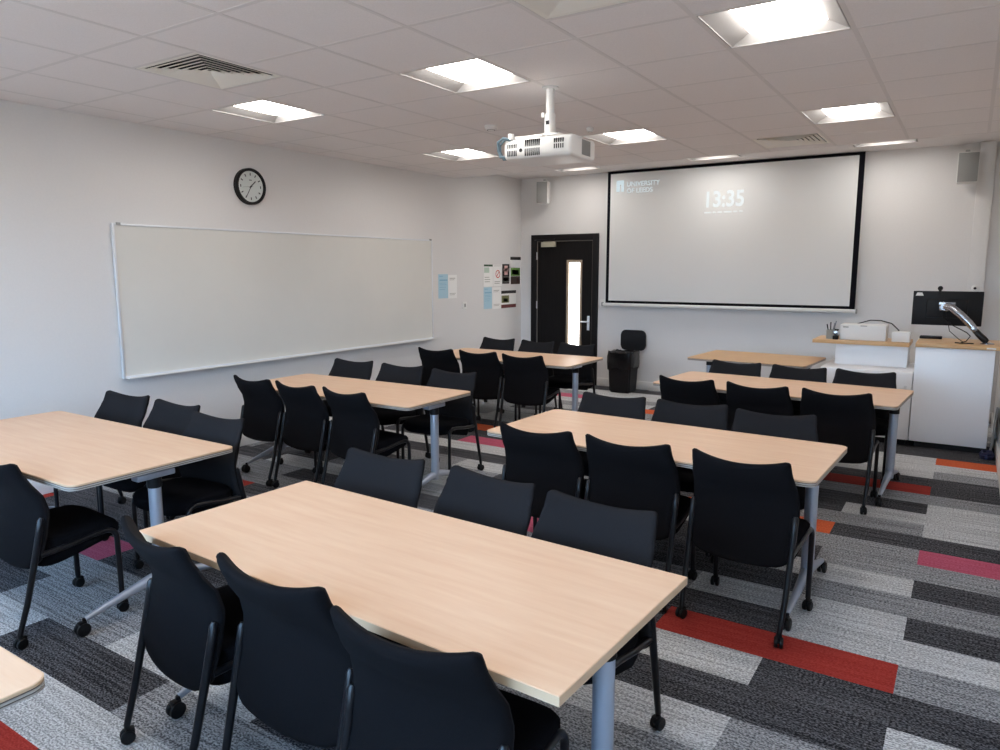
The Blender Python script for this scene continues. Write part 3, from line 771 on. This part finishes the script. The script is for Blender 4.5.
make_table('short beech table standing under the projection screen', 3.91, -1.51, -4.0, 1.22, .90, beech=M['beech_far'])
make_table('beech table of which only one rounded corner shows at bottom left', 3.12, -9.20, 0, 1.84, .85)
# ----------------------------------------------------------------- lectern
LY0 = -1.75
lec = thing('lectern_cabinet', 'tall white lectern cabinet with beech worktop by the right wall', 'lectern', (5.73, LY0, 0))
v = MB(); v.box((-.32, .0, .06), (.30, .62, .962), .004); v.build('cabinet', M['lam_white'], lec)
v = MB(); v.box((-.27, .06, .0), (.27, .58, .06)); v.build('plinth', M['dark_slot'], lec, smooth=0)
v = MB(); v.box((-.325, -.03, .963), (.375, .66, 1.0), .003); v.build('worktop', M['beech_far'], lec)
v = MB(); v.box((-.318, -.006, .065), (.296, -.0005, .957), .001); v.build('front_panel', M['lam_white'], lec)
v = MB(); v.box((.23, -.032, .972), (.30, -.029, .985)); v.build('edge_label', M['white'], lec, smooth=0)
side = thing('side_cabinet', 'low white cabinet with raised beech shelf beside the lectern', 'cabinet', (4.9, LY0, 0))
v = MB(); v.box((-.31, .0, .06), (.505, .80, .712), .004); v.build('cabinet', M['lam_white'], side)
v = MB(); v.box((-.30, .06, 0), (.48, .74, .06)); v.build('plinth', M['dark_slot'], side, smooth=0)
for x0, x1 in ((-.305, .088), (.092, .501)):
    v = MB(); v.box((x0, -.016, .065), (x1, -.001, .698), .002); d_ = v.build('door', M['lam_white'], side)
    v = MB(); xk = x0 + .03 if x0 < -.1 else x1 - .05; v.lathe([(.010, -.038), (.014, -.03), (.007, -.02), (.007, -.0155)], (xk, 0, .575), 'y', 12); v.build('knob', M['alu'], d_)
v = MB(); v.box((-.23, .36, .713), (.425, .72, .928), .003); v.build('upstand', M['lam_white'], side)
v = MB(); v.box((-.44, .25, .929), (.44, .76, .965), .003); v.build('shelf', M['beech_far'], side)
ZW = .9656
v = MB(); v.box((4.700, -1.40, ZW), (5.125, -1.16, ZW + .155), .008, 3); bx = tag(v.build('equipment_box', M['white']), 'long white equipment box on the raised beech shelf', 'equipment box')
v = MB(); v.box((4.73, -1.402, ZW + .125), (4.78, -1.399, ZW + .135)); v.box((4.89, -1.402, ZW + .142), (4.95, -1.399, ZW + .15)); v.build('front_button', M['speaker'], bx, smooth=0)
v = MB(); v.box((5.175, -1.40, ZW), (5.335, -1.28, ZW + .10), .006, 3); tag(v.build('small_box', M['white']), 'small white box at the end of the raised shelf', 'box')
v = MB(); v.tube([(4.80, -1.13, ZW + .012), (4.83, -1.125, ZW + .15), (4.95, -1.12, ZW + .19), (5.05, -1.13, ZW + .19), (5.15, -1.16, ZW + .165), (5.22, -1.22, ZW + .105), (5.235, -1.24, ZW + .012)], .006); tag(v.build('cable', M['black']), 'thin black cable arching behind the white equipment box', 'cable')
cup = thing('pen_pot', 'grey pot holding pens beside the white equipment box', 'pen pot', (4.61, -1.36, ZW))
v = MB(); v.lathe([(.042, 0), (.042, .095), (.038, .095), (.036, .006)], seg=24); v.build('pot', new_mat('grey_pot', (0.32, .32, .29), .5), cup)
for i, (dx, dy, c_) in enumerate(((-.02, 0, 'black'), (.015, .01, 'chrome'), (.0, -.015, 'ink'), (.025, -.01, 'chrome'))):
    v = MB(); v.tube([(dx * .5, dy * .5, .01), (dx * 2.0, dy * 2, .15 + .012 * i)], .006, 8); v.build('pen', M[c_], cup)
tp = thing('tape_dispenser', 'small black and chrome gadget between the pen pot and box', 'gadget', (4.672, -1.42, ZW))
v = MB(); v.box((-.03, -.03, 0), (.022, .03, .04), .006); v.build('base', M['black'], tp)
v = MB(); v.lathe([(.02, -.015), (.028, -.012), (.028, .012), (.02, .015)], (-.004, 0, .066), 'y', 20); v.build('roll', M['chrome'], tp)
v = MB(); v.box((-.02, .012, .09), (.02, .03, .105), .003); v.box((-.006, .015, .035), (.006, .025, .095)); v.build('arm', M['black'], tp)
kb = tag(MB().box((5.408, -1.26, 1.0005), (5.60, -1.14, 1.022), .004).build('keyboard', M['black']), 'black keyboard lying on the lectern worktop', 'keyboard')
v = MB()
for i in range(4):
    for j in range(10): v.box((5.414 + .0182 * j, -1.25 + .026 * i, 1.022), (5.429 + .0182 * j, -1.23 + .026 * i, 1.025))
v.build('keys', M['ink'], kb, smooth=0)

# monitor with its back to the room, on a silver arm
MY = -1.40
mo = thing('monitor', 'black flat monitor seen from behind above the lectern', 'monitor', (5.622, MY, 1.31), 0)
v = MB(); v.box((-.287, -.012, -.163), (.287, .018, .163), .006, 2); v.box((-.17, -.03, -.09), (.17, -.011, .09), .01, 2); v.build('casing', M['black'], mo)
v = MB(); v.box((-.278, .0175, -.154), (.278, .019, .154)); v.build('display', M['ink'], mo, smooth=0)
v = MB(); v.prism([(-.268, .118), (-.20, .118), (-.213, .148), (-.255, .148)], -.0135, -.0118, 'y'); v.build('sticker', M['white'], mo, smooth=0)
wc = thing('webcam', 'small black webcam on the top edge of the monitor', 'webcam', (5.555, MY, 1.474))
v = MB(); v.lathe([(.012, -.016), (.022, -.012), (.022, .012), (.012, .016)], (0, 0, .0265), 'y', 18); v.build('body', M['black'], wc)
v = MB(); v.box((-.012, -.016, -.03), (.012, -.0125, .012), .001); v.box((-.012, -.016, -.0005), (.012, .012, .004), .001); v.build('clip', M['black'], wc)
am = thing('monitor_stand', 'silver jointed arm holding the monitor over the lectern', 'monitor arm', (0, 0, 0))
v = MB(); v.box((5.555, -1.455, 1.335), (5.69, -1.4298, 1.372), .004); v.box((5.56, -1.452, 1.285), (5.64, -1.4315, 1.34), .006); v.lathe([(.03, -1.475), (.034, -1.47), (.034, -1.44), (.03, -1.4315)], (5.60, 0, 1.325), 'y', 20); v.build('mount_plate', M['chrome'], am)
v = MB(); v.tube([(5.605, -1.475, 1.335), (5.66, -1.50, 1.325), (5.74, -1.53, 1.262), (5.81, -1.555, 1.19), (5.855, -1.57, 1.135)], [.030, .037, .037, .034, .029], 14); v.build('upper_arm', M['chrome'], am)
v = MB(); v.lathe([(.020, -1.60), (.026, -1.597), (.026, -1.545), (.020, -1.54)], (5.855, 0, 1.135), 'y', 18); v.build('elbow', M['chrome'], am)
v = MB(); v.tube([(5.855, -1.57, 1.13), (5.895, -1.58, 1.085), (5.935, -1.588, 1.045), (5.965, -1.586, 1.022)], [.025, .028, .030, .020], 14); v.build('lower_arm', M['black_metal'], am)
v = MB(); v.lathe([(.055, 1.0004), (.055, 1.009), (.04, 1.015)], (5.965, -1.585, 0), seg=24); v.build('base_plate', M['chrome'], am)
v = MB(); v.tube([(5.59, -1.47, 1.30), (5.60, -1.50, 1.23), (5.68, -1.53, 1.16), (5.80, -1.59, 1.10), (5.83, -1.60, 1.07), (5.80, -1.60, 1.02), (5.76, -1.60, 1.006)], .0045, 8)
v.tube([(5.62, -1.455, 1.28), (5.66, -1.46, 1.10), (5.74, -1.50, 1.03), (5.78, -1.55, 1.006)], .0035, 8); v.build('arm_cable', M['black'], am)
v = MB(); v.tube([(5.715, -1.62, 1.0055), (5.77, -1.66, 1.0055), (5.80, -1.63, 1.0055), (5.86, -1.65, 1.0055)], .005, 8); tag(v.build('cable', M['black']), 'short black cable lying by the monitor arm base', 'cable')
dm = thing('wall_camera', 'small white round camera with a black lens on the corner trunking', 'camera', (5.838, -.09, 1.475))
v = MB(); v.lathe([(.036, 0), (.034, -.022), (.018, -.034)], axis='y', seg=22); v.build('housing', M['white'], dm)
v = MB(); v.lathe([(.014, -.03), (.014, -.045), (.008, -.048)], axis='y', seg=16); v.build('lens', M['black'], dm)
# bundle of cables on the floor by the lectern
v = MB()
for i in range(5):
    r = .05 + .012 * i
    v.tube([(6.035 + r * .5 * math.cos(a) , -1.86 + r * math.sin(a), .012 + .02 * (i % 3) + .004 * math.sin(3 * a)) for a in [2 * PI * j / 14 * .97 for j in range(15)]], .010, 8)
tag(v.build('cable_bundle', M['navy']), 'dark blue coil of cable on the floor by the right wall', 'cable')
v = MB(); v.tube([(6.06, -1.715, .012), (6.07, -1.715, .10), (6.08, -1.69, .30), (6.09, -1.60, .42), (6.10, -1.5, .30), (6.10, -1.45, .012)], .010, 8)
tag(v.build('cable', M['speaker']), 'grey cable rising between the lectern and the right wall', 'cable')

# ----------------------------------------------------------------- bin
bn = thing('pedal_bin', 'black waste bin with its lid open against the wall under the screen', 'bin', (1.855, -.325, 0))
v = MB()
def frust(v, x0, x1, y0, y1, xt0, xt1, yt0, yt1, z0, z1):
    a = [(x0, y0, z0), (x1, y0, z0), (x1, y1, z0), (x0, y1, z0)]; b_ = [(xt0, yt0, z1), (xt1, yt0, z1), (xt1, yt1, z1), (xt0, yt1, z1)]
    A = [v.bm.verts.new(p) for p in a]; B = [v.bm.verts.new(p) for p in b_]
    fs = [v.bm.faces.new(A[::-1]), v.bm.faces.new(B)] + [v.bm.faces.new((A[i], A[(i + 1) % 4], B[(i + 1) % 4], B[i])) for i in range(4)]
    es = list(set(e for f in fs for e in f.edges)); bmesh.ops.bevel(v.bm, geom=es, offset=.02, segments=3, affect='EDGES')
frust(v, -.15, .15, -.13, .13, -.172, .172, -.15, .15, .0, .55); v.build('body', M['black'], bn)
# liner folded over the rim, crumpled
bm = bmesh.new(); n = 44; rr = []
for z, o_ in ((.36, .012), (.42, .018), (.50, .016), (.555, .014), (.566, .002), (.555, -.03)):
    ring = []
    for i in range(n):
        a = 2 * PI * i / n; c, s = math.cos(a), math.sin(a); e = 5
        px = (.174 + o_) * math.copysign(abs(c) ** (2 / e), c); py = (.152 + o_) * math.copysign(abs(s) ** (2 / e), s)
        j = random.uniform(-.007, .009)
        ring.append(bm.verts.new((px + j, py + j * .8 - .002, z + random.uniform(-.012, .012) - (.06 * random.random() if z < .4 else 0))))
    rr.append(ring)
for a, b_ in zip(rr, rr[1:]):
    for i in range(n): bm.faces.new((a[i], a[(i + 1) % n], b_[(i + 1) % n], b_[i]))
m = MB(); m.bm.free(); m.bm = bm; m.build('liner', M['bin_bag'], bn, smooth=25)
v = MB(); v.prism(round_rect(-.185, .555, .185, .84, .07), .25, .28, 'y', mat=Matrix.Translation((.03, 0, 0)))
bmesh.ops.bevel(v.bm, geom=[e for e in v.bm.edges if abs(e.verts[0].co.y - e.verts[1].co.y) < 1e-5], offset=.008, segments=2, affect='EDGES')
v.build('lid', M['black'], bn)

# ----------------------------------------------------------------- daylight, camera, colour
wd = bpy.data.worlds.new('daylight'); SC.world = wd; wd.use_nodes = True
bg = wd.node_tree.nodes['Background']
wn, wl_ = wd.node_tree.nodes, wd.node_tree.links
wtc = wn.new('ShaderNodeTexCoord'); wsp = wn.new('ShaderNodeSeparateXYZ'); wr = wn.new('ShaderNodeValToRGB')
wl_.new(wtc.outputs['Generated'], wsp.inputs[0]); wl_.new(wsp.outputs['Z'], wr.inputs['Fac']); wl_.new(wr.outputs['Color'], bg.inputs['Color'])
cr = wr.color_ramp
cr.elements[0].position = 0.0; cr.elements[0].color = (0.22, 0.23, 0.22, 1)
cr.elements[1].position = 0.06; cr.elements[1].color = (0.50, 0.73, 1.0, 1)
e_ = cr.elements.new(0.45); e_.color = (0.34, 0.62, 1.0, 1)
bg.inputs['Strength'].default_value = 11.0
ld = bpy.data.lights.new('window_portal', 'AREA'); ld.shape = 'RECTANGLE'; ld.size = WX1 - WX0; ld.size_y = WZ1 - WZ0
ld.cycles.is_portal = True
lo_ = bpy.data.objects.new('window_portal', ld); COL.objects.link(lo_)
lo_.location = ((WX0 + WX1) / 2, YB - .16, (WZ0 + WZ1) / 2); lo_.rotation_euler = (PI / 2, 0, PI)

cam = bpy.data.cameras.new('camera'); co = bpy.data.objects.new('camera', cam); COL.objects.link(co)
f_px, yaw, pitch, roll = 719.3, .5756, .1465, -.0013
cam.sensor_width = 36.0; cam.sensor_fit = 'HORIZONTAL'; cam.lens = f_px / 1000 * 36.0; cam.clip_start = .05
fwd = Vector((-math.sin(yaw) * math.cos(pitch), math.cos(yaw) * math.cos(pitch), -math.sin(pitch)))
r0 = Vector((math.cos(yaw), math.sin(yaw), 0)); u0 = r0.cross(fwd)
rt = r0 * math.cos(roll) + u0 * math.sin(roll); up = u0 * math.cos(roll) - r0 * math.sin(roll)
mw = Matrix((rt, up, -fwd)).transposed().to_4x4(); mw.translation = Vector((5.7907, -9.518, 1.69))
co.matrix_world = mw
SC.camera = co

vs = SC.view_settings
vs.view_transform = 'Standard'; vs.look = 'None'; vs.gamma = 1.0; vs.use_curve_mapping = False
vs.exposure = 0.33
SC.cycles.use_denoising = True
SC.cycles.max_bounces = 10
SC.cycles.diffuse_bounces = 6
SC.cycles.sample_clamp_indirect = 8.0
